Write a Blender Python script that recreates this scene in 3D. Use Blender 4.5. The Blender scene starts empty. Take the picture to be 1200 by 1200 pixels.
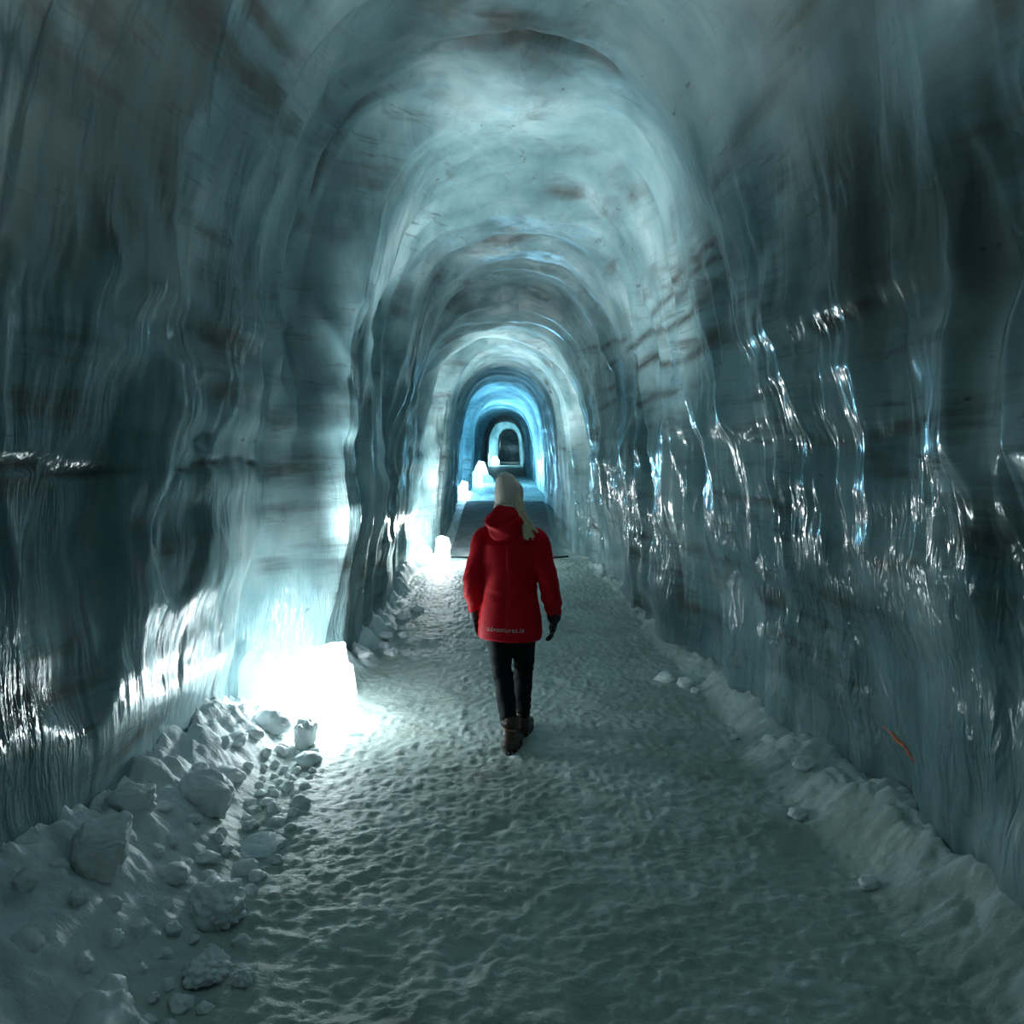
import bpy, bmesh, math, random
import numpy as np
from mathutils import Vector, Matrix, Euler
from mathutils.bvhtree import BVHTree

random.seed(7)
scene = bpy.context.scene
C = scene.collection
PI = math.pi

# ------------------------------------------------------------------ noise
def _hash(i, j, k, seed):
    h = (i.astype(np.int64) * 374761393 + j.astype(np.int64) * 668265263
         + k.astype(np.int64) * 2147483647 + seed * 144665)
    h = (h ^ (h >> 13)) * 1274126177
    h = h & 0x7fffffff
    h = (h ^ (h >> 16)) * 2246822519
    return ((h & 0xffff) / 32767.5) - 1.0

def N3(x, y, z, seed=0):
    x, y, z = np.broadcast_arrays(np.asarray(x, float), np.asarray(y, float), np.asarray(z, float))
    xi, yi, zi = np.floor(x), np.floor(y), np.floor(z)
    fx, fy, fz = x - xi, y - yi, z - zi
    u = fx * fx * fx * (fx * (fx * 6 - 15) + 10)
    v = fy * fy * fy * (fy * (fy * 6 - 15) + 10)
    w = fz * fz * fz * (fz * (fz * 6 - 15) + 10)
    def g(a, b, c): return _hash(xi + a, yi + b, zi + c, seed)
    x00 = g(0,0,0)*(1-u) + g(1,0,0)*u
    x10 = g(0,1,0)*(1-u) + g(1,1,0)*u
    x01 = g(0,0,1)*(1-u) + g(1,0,1)*u
    x11 = g(0,1,1)*(1-u) + g(1,1,1)*u
    return (x00*(1-v) + x10*v)*(1-w) + (x01*(1-v) + x11*v)*w

def fbm(x, y, z, o=4, seed=0):
    a, s, t = 1.0, 0.0, 0.0
    for k in range(o):
        s = s + a * N3(x, y, z, seed + k*17); t += a
        x, y, z = np.asarray(x)*2.03 + 5.1, np.asarray(y)*2.03 + 1.7, np.asarray(z)*2.03 + 9.2; a *= .5
    return s / t

def worley(x, y, seed=0):
    """distance to the nearest jittered point, 2-D"""
    xi, yi = np.floor(x), np.floor(y)
    best = np.full(np.shape(x), 9.0); second = best.copy(); idv = np.zeros(np.shape(x))
    for a in (-1, 0, 1):
        for b in (-1, 0, 1):
            cx, cy = xi + a, yi + b
            px = cx + .5 + .45*_hash(cx, cy, cx*0, seed)
            py = cy + .5 + .45*_hash(cx, cy, cx*0 + 3, seed)
            d = np.hypot(px - x, py - y)
            m = d < best
            second = np.where(m, best, np.minimum(second, d))
            idv = np.where(m, _hash(cx, cy, cx*0 + 7, seed), idv)
            best = np.where(m, d, best)
    return best, second, idv

def sstep(a, b, x):
    t = np.clip((np.asarray(x, float) - a) / (b - a), 0, 1)
    return t*t*(3 - 2*t)

# ------------------------------------------------------------------ object helpers
def link(name, me, mat=None, parent=None):
    o = bpy.data.objects.new(name, me); C.objects.link(o)
    if mat: me.materials.append(mat)
    if parent: o.parent = parent
    return o

def tag(o, label=None, cat=None, group=None, kind=None):
    if label: o['label'] = label
    if cat: o['category'] = cat
    if group: o['group'] = group
    if kind: o['kind'] = kind
    return o

def smooth(me, on=True):
    me.polygons.foreach_set('use_smooth', [on]*len(me.polygons))

def grid_mesh(name, P, flip=False):
    """P: (m, n, 3) array of points"""
    m, n = P.shape[:2]
    me = bpy.data.meshes.new(name)
    idx = np.arange(m*n).reshape(m, n)
    q = np.stack([idx[:-1, :-1], idx[1:, :-1], idx[1:, 1:], idx[:-1, 1:]], -1).reshape(-1, 4)
    if flip: q = q[:, ::-1]
    nf = len(q)
    me.vertices.add(m*n); me.vertices.foreach_set('co', P.reshape(-1).astype(np.float32))
    me.loops.add(nf*4); me.loops.foreach_set('vertex_index', np.ascontiguousarray(q).reshape(-1).astype(np.int32))
    me.polygons.add(nf); me.polygons.foreach_set('loop_start', np.arange(0, nf*4, 4, dtype=np.int32))
    me.update(calc_edges=True); me.validate()
    smooth(me)
    return me

def coords(me):
    a = np.empty(len(me.vertices)*3, np.float32); me.vertices.foreach_get('co', a)
    return a.reshape(-1, 3).astype(float)
def set_coords(me, P):
    me.vertices.foreach_set('co', P.reshape(-1).astype(np.float32)); me.update()
def normals(me):
    a = np.empty(len(me.vertices)*3, np.float32); me.vertices.foreach_get('normal', a)
    return a.reshape(-1, 3).astype(float)

# ------------------------------------------------------------------ materials
def mat(name):
    m = bpy.data.materials.new(name); m.use_nodes = True
    nt = m.node_tree; nt.nodes.clear()
    out = nt.nodes.new('ShaderNodeOutputMaterial')
    return m, nt, out
def nd(nt, typ, **kw):
    n = nt.nodes.new(typ)
    for k, v in kw.items():
        if k in n.inputs: n.inputs[k].default_value = v
        else: setattr(n, k, v)
    return n
def noise(nt, vec, scale, detail=3, rough=.5, dist=0):
    n = nt.nodes.new('ShaderNodeTexNoise')
    n.inputs['Scale'].default_value = scale; n.inputs['Detail'].default_value = detail
    n.inputs['Roughness'].default_value = rough; n.inputs['Distortion'].default_value = dist
    nt.links.new(vec, n.inputs['Vector']); return n.outputs['Fac']
def mapping(nt, src, scale, loc=(0, 0, 0)):
    m = nt.nodes.new('ShaderNodeMapping'); m.inputs['Scale'].default_value = scale
    m.inputs['Location'].default_value = loc
    nt.links.new(src, m.inputs['Vector']); return m.outputs['Vector']
def ramp(nt, fac, stops):
    r = nt.nodes.new('ShaderNodeValToRGB'); e = r.color_ramp.elements
    while len(e) < len(stops): e.new(0.5)
    for el, (p, c) in zip(e, stops):
        el.position = p; el.color = (*c, 1) if len(c) == 3 else c
    nt.links.new(fac, r.inputs['Fac']); return r.outputs['Color']
def mixc(nt, fac, a, b, typ='MIX'):
    m = nt.nodes.new('ShaderNodeMix'); m.data_type = 'RGBA'; m.blend_type = typ
    for v, s in ((fac, 0), (a, 6), (b, 7)):
        if hasattr(v, 'node'): nt.links.new(v, m.inputs[s])
        elif isinstance(v, (int, float)): m.inputs[s].default_value = v
        else: m.inputs[s].default_value = (*v, 1)
    return m.outputs[2]
def math_(nt, op, a, b=None):
    m = nt.nodes.new('ShaderNodeMath'); m.operation = op
    for i, v in enumerate((a, b)):
        if v is None: continue
        if hasattr(v, 'node'): nt.links.new(v, m.inputs[i])
        else: m.inputs[i].default_value = v
    return m.outputs[0]
def bump(nt, h, strength, dist, prev=None):
    b = nt.nodes.new('ShaderNodeBump'); b.inputs['Strength'].default_value = strength
    b.inputs['Distance'].default_value = dist
    nt.links.new(h, b.inputs['Height'])
    if prev is not None: nt.links.new(prev, b.inputs['Normal'])
    return b.outputs['Normal']

def ice_material(name, tint=(1, 1, 1), far=False):
    m, nt, out = mat(name)
    tc = nd(nt, 'ShaderNodeTexCoord').outputs['Object']
    # cloudy clear / milky ice
    cl = noise(nt, mapping(nt, tc, (.9, .9, .7)), 1.3, 4, .55, .3)
    base = ramp(nt, cl, [(.30, (.085, .165, .182)), (.5, (.20, .315, .335)), (.72, (.43, .555, .565))])
    # ash layers lying almost level in the ice
    lay = noise(nt, mapping(nt, tc, (.38, .42, 3.4)), 1.5, 5, .62, .25)
    patch = noise(nt, mapping(nt, tc, (1.1, 1.0, .9), (3, 1, 7)), 1.0, 3, .5)
    laym = ramp(nt, lay, [(.50, (0, 0, 0)), (.66, (1, 1, 1))])
    pm = ramp(nt, patch, [(.42, (0, 0, 0)), (.62, (1, 1, 1))])
    dirt = math_(nt, 'MULTIPLY', laym, pm)
    fine = noise(nt, mapping(nt, tc, (1.3, 1.3, 12)), 2.2, 4, .65, .2)
    fm = ramp(nt, fine, [(.57, (0, 0, 0)), (.72, (1, 1, 1))])
    dirt = math_(nt, 'MAXIMUM', math_(nt, 'MULTIPLY', dirt, .92), math_(nt, 'MULTIPLY', math_(nt, 'MULTIPLY', fm, pm), .8))
    col = mixc(nt, dirt, base, (.075, .072, .066))
    # brown specks of ash
    sp = noise(nt, mapping(nt, tc, (3, 3, 5)), 2.3, 3, .6)
    spm = ramp(nt, sp, [(.69, (0, 0, 0)), (.76, (1, 1, 1))])
    col = mixc(nt, math_(nt, 'MULTIPLY', spm, .75), col, (.085, .07, .055))
    at = nt.nodes.new('ShaderNodeAttribute'); at.attribute_name = 'ash_and_shade'
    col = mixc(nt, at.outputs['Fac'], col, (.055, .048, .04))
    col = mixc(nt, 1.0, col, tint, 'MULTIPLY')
    # melt runnels: a fine relief stretched downwards
    h1 = noise(nt, mapping(nt, tc, (17, 17, 3.2)), 2.0, 3, .5, .5)
    h2 = noise(nt, mapping(nt, tc, (42, 42, 11)), 2.0, 2, .5)
    # runnels crowd together low on the walls and in patches; elsewhere the ice is smooth
    sepz = nt.nodes.new('ShaderNodeSeparateXYZ'); nt.links.new(tc, sepz.inputs[0])
    low = nd(nt, 'ShaderNodeMapRange'); nt.links.new(sepz.outputs['Z'], low.inputs['Value'])
    low.inputs['From Min'].default_value = 2.0; low.inputs['From Max'].default_value = .7
    pt = noise(nt, mapping(nt, tc, (.9, .9, .6), (2, 8, 1)), 1.5, 2, .5)
    ptm = ramp(nt, pt, [(.42, (.10, .10, .10)), (.60, (1, 1, 1))])
    amt = math_(nt, 'MULTIPLY', math_(nt, 'MULTIPLY', ptm, math_(nt, 'ADD', math_(nt, 'MULTIPLY', low.outputs[0], .85), .15)), .12 if far else 1.4)
    h3 = noise(nt, mapping(nt, tc, (3.2, 3.2, .9), (1, 3, 2)), 2.0, 2, .5, .5)
    nrm = bump(nt, h3, .25, .10)
    # broader runnels on the right wall
    sx_ = nd(nt, 'ShaderNodeMapRange'); nt.links.new(sepz.outputs['X'], sx_.inputs['Value'])
    sx_.inputs['From Min'].default_value = -.4; sx_.inputs['From Max'].default_value = .4
    h4 = noise(nt, mapping(nt, tc, (7.5, 7.5, 2.2), (4, 4, 1)), 2.0, 2, .5, .6)
    ra = math_(nt, 'MULTIPLY', sx_.outputs[0], amt)
    nrm = bump(nt, math_(nt, 'MULTIPLY', h4, ra), .6, .07, nrm)
    amt = math_(nt, 'MULTIPLY', amt, math_(nt, 'SUBTRACT', 1.0, math_(nt, 'MULTIPLY', sx_.outputs[0], .72)))
    nrm = bump(nt, math_(nt, 'MULTIPLY', h1, amt), .6, .035, nrm)
    nrm = bump(nt, math_(nt, 'MULTIPLY', h2, amt), .4, .010, nrm)
    b = nd(nt, 'ShaderNodeBsdfPrincipled', Roughness=.2, IOR=1.31)
    nt.links.new(col, b.inputs['Base Color']); nt.links.new(nrm, b.inputs['Normal'])
    wet = noise(nt, mapping(nt, tc, (1.2, 1.2, .8), (9, 2, 4)), 1.5, 3, .5)
    rr = nd(nt, 'ShaderNodeMapRange'); nt.links.new(wet, rr.inputs['Value'])
    rr.inputs['From Min'].default_value = .35; rr.inputs['From Max'].default_value = .65
    rr.inputs['To Min'].default_value = .10; rr.inputs['To Max'].default_value = .42
    hi = nd(nt, 'ShaderNodeMapRange'); nt.links.new(sepz.outputs['Z'], hi.inputs['Value'])
    hi.inputs['From Min'].default_value = 2.4; hi.inputs['From Max'].default_value = 3.6
    hi.inputs['To Min'].default_value = 0; hi.inputs['To Max'].default_value = .34
    nt.links.new(math_(nt, 'ADD', rr.outputs[0], hi.outputs[0]), b.inputs['Roughness'])
    b.inputs['Specular IOR Level'].default_value = .3 if far else .7
    b.subsurface_method = 'RANDOM_WALK'
    b.inputs['Subsurface Weight'].default_value = 0 if far else .32
    b.inputs['Subsurface Radius'].default_value = (.25, .75, 1.0); b.inputs['Subsurface Scale'].default_value = .16
    rr.inputs['To Min'].default_value = .4 if far else .08; rr.inputs['To Max'].default_value = .6 if far else .21
    nt.links.new(b.outputs[0], out.inputs['Surface'])
    return m

def snow_material(name, c0, c1, dirty=True, bs=.5, clean=None, k=1.0, bd=1.0):
    m, nt, out = mat(name)
    tc = nd(nt, 'ShaderNodeTexCoord').outputs['Object']
    n0 = noise(nt, tc, 1.4, 4, .6)
    col = ramp(nt, n0, [(.35, c0), (.65, c1)])
    if dirty:
        n1 = noise(nt, mapping(nt, tc, (1, 1, 1), (5, 5, 0)), 2.1, 4, .6)
        dm = ramp(nt, n1, [(.58, (0, 0, 0)), (.78, (1, 1, 1))])
        col = mixc(nt, math_(nt, 'MULTIPLY', dm, .6), col, (.20, .20, .14))
    if clean:                                   # freshly shovelled, untrodden snow
        at = nt.nodes.new('ShaderNodeAttribute'); at.attribute_name = 'untrodden'
        col = mixc(nt, at.outputs['Fac'], col, clean)
    h1 = noise(nt, mapping(nt, tc, (1, 1.6, 1)), 22*k, 4, .6)
    h2 = noise(nt, tc, 90*k, 2, .6)
    nrm = bump(nt, h1, bs, .02*bd); nrm = bump(nt, h2, bs*.8, .006*bd, nrm)
    b = nd(nt, 'ShaderNodeBsdfPrincipled', Roughness=.55, IOR=1.31)
    nt.links.new(col, b.inputs['Base Color']); nt.links.new(nrm, b.inputs['Normal'])
    nt.links.new(b.outputs[0], out.inputs['Surface'])
    return m

def plain(name, col, rough=.6, var=.15, scale=30, bs=.3, bd=.002, spec=.5, mscale=(1, 1, 1), metal=0):
    m, nt, out = mat(name)
    tc = nd(nt, 'ShaderNodeTexCoord').outputs['Object']
    v = mapping(nt, tc, mscale)
    n0 = noise(nt, v, scale, 3, .6)
    lo = tuple(c*(1 - var) for c in col); hi = tuple(min(1, c*(1 + var)) for c in col)
    c = ramp(nt, n0, [(.35, lo), (.65, hi)])
    b = nd(nt, 'ShaderNodeBsdfPrincipled', Roughness=rough, Metallic=metal)
    b.inputs['Specular IOR Level'].default_value = spec
    nt.links.new(c, b.inputs['Base Color'])
    nt.links.new(bump(nt, n0, bs, bd), b.inputs['Normal'])
    nt.links.new(b.outputs[0], out.inputs['Surface'])
    return m

def glow_ice(name, col):
    """clear ice: lets light through, scatters the rest"""
    m, nt, out = mat(name)
    tc = nd(nt, 'ShaderNodeTexCoord').outputs['Object']
    n0 = noise(nt, tc, 9, 3, .6)
    c = ramp(nt, n0, [(.3, tuple(x*.9 for x in col)), (.7, col)])
    nrm = bump(nt, n0, .4, .01)
    tr = nd(nt, 'ShaderNodeBsdfTransparent'); tr.inputs[0].default_value = (*col, 1)
    tl = nd(nt, 'ShaderNodeBsdfTranslucent'); nt.links.new(c, tl.inputs[0]); nt.links.new(nrm, tl.inputs['Normal'])
    pb = nd(nt, 'ShaderNodeBsdfPrincipled', Roughness=.25, IOR=1.31)
    nt.links.new(c, pb.inputs['Base Color']); nt.links.new(nrm, pb.inputs['Normal'])
    m1 = nd(nt, 'ShaderNodeMixShader'); m1.inputs[0].default_value = .45
    nt.links.new(pb.outputs[0], m1.inputs[1]); nt.links.new(tl.outputs[0], m1.inputs[2])
    m2 = nd(nt, 'ShaderNodeMixShader'); m2.inputs[0].default_value = .5
    nt.links.new(m1.outputs[0], m2.inputs[1]); nt.links.new(tr.outputs[0], m2.inputs[2])
    nt.links.new(m2.outputs[0], out.inputs['Surface'])
    return m

M_ICE = ice_material('glacier_ice')
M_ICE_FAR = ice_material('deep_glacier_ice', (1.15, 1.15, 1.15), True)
M_FLOOR = snow_material('trodden_snow', (.36, .43, .40), (.52, .60, .57), clean=(.70, .78, .79))
M_BANK = snow_material('banked_snow', (.74, .81, .82), (.84, .89, .90), False, .35, k=.16, bd=.4)
M_GLOW = glow_ice('lit_clear_ice', (.93, .985, 1.0))
M_CLEAR = glow_ice('clear_ice_lump', (.80, .92, .95))

# ------------------------------------------------------------------ the tunnel
#        y     xl     xr    top   (heights above 0)
KEYS = [(-7.0, -1.86, 1.90, 4.30), (2.0, -1.84, 1.88, 4.32), (3.2, -1.82, 1.84, 4.30), (4.4, -1.78, 1.74, 4.27),
        (5.0, -1.84, 1.70, 4.22), (5.36, -1.80, 1.68, 4.20), (5.62, -1.42, 1.66, 4.17), (7.0, -1.36, 1.57, 4.08),
        (9.4, -1.43, 1.48, 3.93), (11.6, -1.58, 1.40, 3.74), (12.5, -1.53, 1.33, 3.61), (12.62, -1.72, 1.50, 3.84), (12.78, -1.72, 1.50, 3.84), (12.88, -1.56, 1.36, 3.74),
        (13.1, -1.36, 1.20, 3.62), (13.5, -1.26, 1.13, 3.56), (16.0, -1.27, 1.0, 3.54), (18.9, -1.31, .88, 3.50),
        (19.05, -1.60, .98, 3.62), (19.8, -1.62, 1.0, 3.66), (22.0, -1.58, 1.0, 3.66), (23.6, -1.52, .98, 3.62), (24.0, -1.32, .96, 3.60),
        (26.0, -1.34, .98, 3.60), (28.0, -1.72, 1.0, 3.61), (33.0, -1.70, 1.0, 3.61), (36.4, -1.60, .95, 3.60),
        (36.8, -1.44, .80, 3.56), (44.0, -1.42, .82, 3.6), (50.0, -1.46, .86, 3.70), (50.4, -1.6, 1.05, 4.1), (54.6, -1.6, 1.05, 4.15),
        (55.0, -.95, .74, 3.50), (56.0, -.92, .72, 3.42), (66.0, -.95, .8, 3.46), (67, -1.3, 1.1, 3.8), (74, -1.2, 1.1, 3.8), (75.0, -1.2, 1.1, 2.2)]
KA = np.array(KEYS)
def key(y, k): return np.interp(y, KA[:, 0], KA[:, k])
def z0(y): return .55*sstep(13.0, 18.6, y) + .2*sstep(40, 53, y)

ys = []
y = -7.0
while y < 75:
    ys.append(y)
    y += .08 if y < .8 else max(.019, .0042*y) if y < 13.5 else max(.06, .0065*y)
ys = np.array(sorted(set(np.round(ys, 4)) | set(KA[:, 0])))
U = 330
SPR = 1.5
def base_ring(y):
    xl, xr, zt = key(y, 1), key(y, 2), key(y, 3); f = float(z0(y))
    c, a = (xl + xr)/2, (xr - xl)/2; zs = f + SPR; b = zt - zs
    n = float(np.interp(y, [0, 5, 9, 12.5], [3.4, 3.3, 2.9, 2.4]))
    t = np.linspace(PI, 0, 200)
    ct, st = np.cos(t), np.sin(t)
    ax = c + a*np.sign(ct)*np.abs(ct)**(2/n); az = zs + b*np.abs(st)**(2/n)
    wz = np.linspace(f - .35, zs, 30)
    px = np.concatenate([np.full(29, xl), ax, np.full(29, xr)])
    pz = np.concatenate([wz[:-1], az, wz[::-1][1:]])
    lean = float(np.interp(y, [0, 5.2, 5.7, 9, 12.7], [.22, .22, .20, .16, .10]))
    px = c + (px - c)*(1 - lean*np.clip((pz - f)/(zt - f), 0, 1))
    L = np.concatenate([[0], np.cumsum(np.hypot(np.diff(px), np.diff(pz)))])
    s = np.linspace(0, L[-1], U)
    return np.interp(s, L, px), np.interp(s, L, pz), s, L[-1]
R = [base_ring(v) for v in ys]
X = np.stack([r[0] for r in R]); Z = np.stack([r[1] for r in R]); S = np.stack([r[2] for r in R])
LT = np.array([r[3] for r in R])[:, None]
Y = np.repeat(ys[:, None], U, 1)
P = np.stack([X, Y, Z], -1)
def grid_normals(P):
    du = np.gradient(P, axis=1); dv = np.gradient(P, axis=0)
    n = np.cross(du, dv); n /= np.linalg.norm(n, axis=-1, keepdims=True) + 1e-9
    return n
Nn = grid_normals(P)
# orient outward (away from the tunnel's axis)
cen = np.stack([np.repeat(((X[:, :1] + X[:, -1:])/2), U, 1), Y, np.full_like(Y, 1.9)], -1)
sg = np.sign(np.sum((P - cen)*Nn, -1, keepdims=True)); sg[sg == 0] = 1
# steps in the tunnel are pushed straight outwards in the ring's own plane
rad = P - cen; rad[..., 1] = 0; rad /= np.linalg.norm(rad, axis=-1, keepdims=True) + 1e-9

def cells(yy, seed, mean):
    rs = np.random.RandomState(seed)
    bp = [-12.0]
    while bp[-1] < 95: bp.append(bp[-1] + mean*(.45 + 1.1*rs.rand()))
    bp = np.array(bp); i = np.clip(np.searchsorted(bp, yy) - 1, 0, len(bp) - 2)
    p = (yy - bp[i])/(bp[i+1] - bp[i])
    return p, i, (bp[i+1] - bp[i])

Sm = np.minimum(S, LT - S)                      # arc length up from the nearer foot
right = (S > LT/2)
side = sstep(-.25, .25, S - LT/2)
up = sstep(3.0, 4.0, Sm)                        # 1 on the vault
# big flutes
w1 = .30*N3(Y*.55, S*.55, 0, 3) + .10*N3(Y*1.6, S*1.5, 0, 4) + .03*N3(Y*5, S*4, 0, 5)
p1, i1, len1 = cells(Y + w1, 11, .62)
m1 = sstep(-.35, .45, N3(i1*3.17, S*.55, 0, 21))
g1 = .55 + 1.1*(N3(i1*5.31, 0, 0, 24)*.5 + .5)
q1 = np.clip(p1, 0, 1)**g1
d1 = (4*q1*(1 - q1)) * np.minimum(len1*.26, .16) * (.25 + .75*m1)
# middle flutes
w2 = .16*N3(Y*1.1, S*.9, 2, 6) + .05*N3(Y*3.2, S*2.8, 2, 7)
p2, i2, len2 = cells(Y + w2, 12, .27)
m2 = sstep(-.25, .5, N3(i2*2.71, S*.9, 0, 22))
d2 = (4*p2*(1 - p2)) * len2*.17 * m2
# fine runnels on the walls
w3 = .05*N3(Y*2, S*1.4, 3, 8) + .02*N3(Y*7, S*5, 3, 9)
p3, i3, len3 = cells(Y + w3, 13, .09)
m3 = sstep(-.1, .6, N3(i3*1.93, S*1.6, 0, 23)) * (1 - up)
d3 = (4*p3*(1 - p3)) * len3*.10 * m3
calm_left = (1 - side) * sstep(5.4, 4.6, Y) * (1 - up)
calm_vault = up
d = d1*(1 - .6*calm_left)*(1 - .5*calm_vault) + d2*(1 - .6*calm_left)*(1 - .35*calm_vault) + d3*(1 - .5*calm_left)
# lumps and level ledges
d += .13*(1 - .6*calm_left)*N3(X*.7, Y*.7, Z*.7, 31) + .05*N3(X*1.9, Y*1.9, Z*1.6, 32) + .012*N3(X*6, Y*6, Z*4, 33)
d += .022*N3(0, Y*.5, Z*5.5, 34)*(1 - up)
# melted hollows with an arched top in the calm left wall
for (hy, hz, ry, rz, dep) in ((3.02, 1.25, .34, .62, .04), (3.85, 1.42, .25, .42, .04), (3.95, 2.0, .22, .2, .035), (4.1, .55, .35, .45, .03)):
    q = ((Y - hy)/ry)**2 + ((Z - hz)/rz)**2
    d += dep*sstep(1.15, .55, q)*(1 - side)*(1 - up)
# bulging foot on the right
d -= .12*side*sstep(1.0, .25, Z - z0(Y))*sstep(-.3, .5, N3(Y*.8, 0, 5, 35))*sstep(14, 11, Y)
# the niche with the lamp, at the left wall's foot
q = ((Y - 5.05)/.42)**2 + ((Z - .35)/.9)**2
d += .10*sstep(1.2, .2, q)*(1 - side)
# crack in the vault and the lip beyond it
yc = 4.88 + .10*N3(X*1.6, 0, 0, 41) - .07*np.exp(-((X - .12)/.16)**2)
cw = np.clip(1 - ((X - .1)/.62)**2, 0, 1)
dc = Y - yc
slit = np.where(dc > 0, np.exp(-(dc/.03)**2), np.exp(-(dc/.06)**2))*cw*up
d += .12*slit
brk = fbm(X*4, Y*4, Z*9, 3, 42)
ash_and_shade = .9*np.exp(-((dc - .01)/.030)**2)*np.sqrt(cw)*up*sstep(-.5, .1, brk)
# cracked ash line running along the left wall, and the bands on the right one
zl = 1.73 + .035*N3(0, Y*1.6, 0, 43)
crack = np.exp(-((Z - zl)/.016)**2)*(1 - side)*sstep(2.2, 2.6, Y)*sstep(5.0, 4.7, Y)*sstep(-.35, .1, N3(0, Y*2.2, 0, 44))
ash_and_shade = np.maximum(ash_and_shade, .85*crack); d += .035*crack
for bz, bw, y0, y1, amp, sd in ((2.45, .075, 2.2, 5.6, .95, 1), (2.62, .035, 2.4, 4.8, .7, 2), (1.90, .02, 2.2, 5.4, .8, 3), (1.32, .03, 3.0, 6.2, .6, 4), (1.02, .05, 3.2, 4.4, .6, 5),
                                (3.05, .03, 4.6, 9.5, .8, 6), (2.86, .03, 5.0, 10.0, .9, 7), (2.62, .035, 5.0, 10.5, .9, 8), (2.36, .03, 5.6, 11.0, .8, 9), (3.5, .08, 2.2, 4.4, .6, 10), (2.0, .03, 6.0, 11.5, .5, 11)):
    zb = bz + .10*N3(X*.5, Y*.5, sd, 45) + .03*N3(X*3, Y*3, sd, 46)
    m_ = amp*np.exp(-(np.abs(Z - zb)/bw)**1.5)*side*sstep(y0 - .2, y0 + .3, Y)*sstep(y1 + .3, y1 - .3, Y)
    m_ = m_*sstep(-.25, .25, N3(X*.8, Y*1.5, Z*3 + sd, 47) + .5*brk)
    ash_and_shade = np.maximum(ash_and_shade, m_)
# ragged ash clouds, near upper walls; also paints their shade into the colour
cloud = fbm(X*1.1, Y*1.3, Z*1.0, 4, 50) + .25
ash_and_shade = np.maximum(ash_and_shade, .62*sstep(0, .45, cloud)*sstep(1.7, 2.6, Z)*sstep(4.3, 3.4, Y)*(np.abs(X) > .6)*sstep(.75, 1.15, np.abs(X)))
# stained fissures where the left wall meets the vault
for fy_, zz0, zz1 in ((5.15, 3.3, 4.1), (5.72, 2.7, 3.7), (5.95, 2.2, 3.0), (4.55, 3.0, 3.4)):
    yy_ = fy_ + .10*N3(0, 0, Z*2 + fy_, 48)
    m_ = np.exp(-((Y - yy_)/.05)**2)*(1 - side)*sstep(zz0 - .2, zz0 + .2, Z)*sstep(zz1 + .2, zz1 - .2, Z)
    ash_and_shade = np.maximum(ash_and_shade, .75*m_*sstep(-.4, .2, brk)); d += .04*m_
d -= .05*sstep(0, .25, Y - yc)*sstep(1.2, .5, Y - yc)*cw*up
fade = np.interp(Y, [0, 12.8, 13.2, 20, 75], [1, 1, .55, .45, .4])
d *= fade
d -= .06
P = P + rad*d[..., None]
# a bit of sway along the tunnel so that the ridges overhang
P[..., 1] += .05*N3(Y*1.3, S*1.1, 7, 51)*sstep(0.5, 1.5, Y)*sstep(13, 12, Y)

def strip(name, a, b):
    me = grid_mesh(name, P[:, a:b+1], flip=True)
    return me
full_n = grid_normals(P)
flipn = np.sign(np.sum(-rad*full_n, -1).mean())
full_n = full_n*flipn
ua, ub = int(U*.30), int(U*.70)
for nm, a, b in (('wall_left', 0, ua), ('ceiling', ua, ub), ('wall_right', ub, U - 1)):
    me = strip(nm, a, b)
    # faces look into the tunnel
    if np.sum(normals(me)*(-rad[:, a:b+1].reshape(-1, 3))) < 0: me.flip_normals()
    me.normals_split_custom_set_from_vertices(full_n[:, a:b+1].reshape(-1, 3).tolist())
    at = me.attributes.new('ash_and_shade', 'FLOAT', 'POINT')
    at.data.foreach_set('value', np.ascontiguousarray(ash_and_shade[:, a:b+1]).reshape(-1).astype(np.float32))
    me.materials.append(M_ICE); me.materials.append(M_ICE_FAR)
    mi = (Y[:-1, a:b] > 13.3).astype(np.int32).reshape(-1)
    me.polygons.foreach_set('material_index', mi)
    tag(link(nm, me), kind='structure')

# ends, out of sight of the photograph
def cap(name, yy):
    bm = bmesh.new()
    r = base_ring(yy)
    vs = [bm.verts.new((x*1.1, yy, z)) for x, z in zip(r[0], r[1])]
    bm.faces.new(vs); me = bpy.data.meshes.new(name); bm.to_mesh(me); bm.free()
    return link(name, me, M_ICE)
tag(cap('wall_end', 74.9), kind='structure')

# ------------------------------------------------------------------ the floor
def bank(x, y):
    """height of the snow shovelled to the left, and of the low drift at the right"""
    xl = key(y, 1); xr = key(y, 2)
    edge = xl + np.interp(y, [0, 2.2, 3.0, 4.2, 4.9, 5.6, 13], [.85, .82, .68, .56, .45, .25, .18])
    edge = edge + .12*N3(y*2.2, x*0, 1, 61)
    t = sstep(0, 1, (edge - x)/np.maximum(edge - xl, .1))
    hl = np.interp(y, [0, 2, 3.2, 4.4, 4.9, 5.3, 13], [.40, .38, .33, .26, .13, .09, .07])*t
    er = xr - np.interp(y, [0, 3, 5, 9, 13], [.5, .45, .32, .18, .12]) + .08*N3(y*2.5, x*0, 9, 62)
    u = sstep(0, 1, (x - er)/np.maximum(xr - er, .1))
    hr = np.interp(y, [0, 3, 5, 9, 13], [.20, .17, .10, .03, .02])*u
    on = 1 - sstep(12.5, 13.5, y)
    return hl*on, hr*on, t*on, u*on
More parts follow.
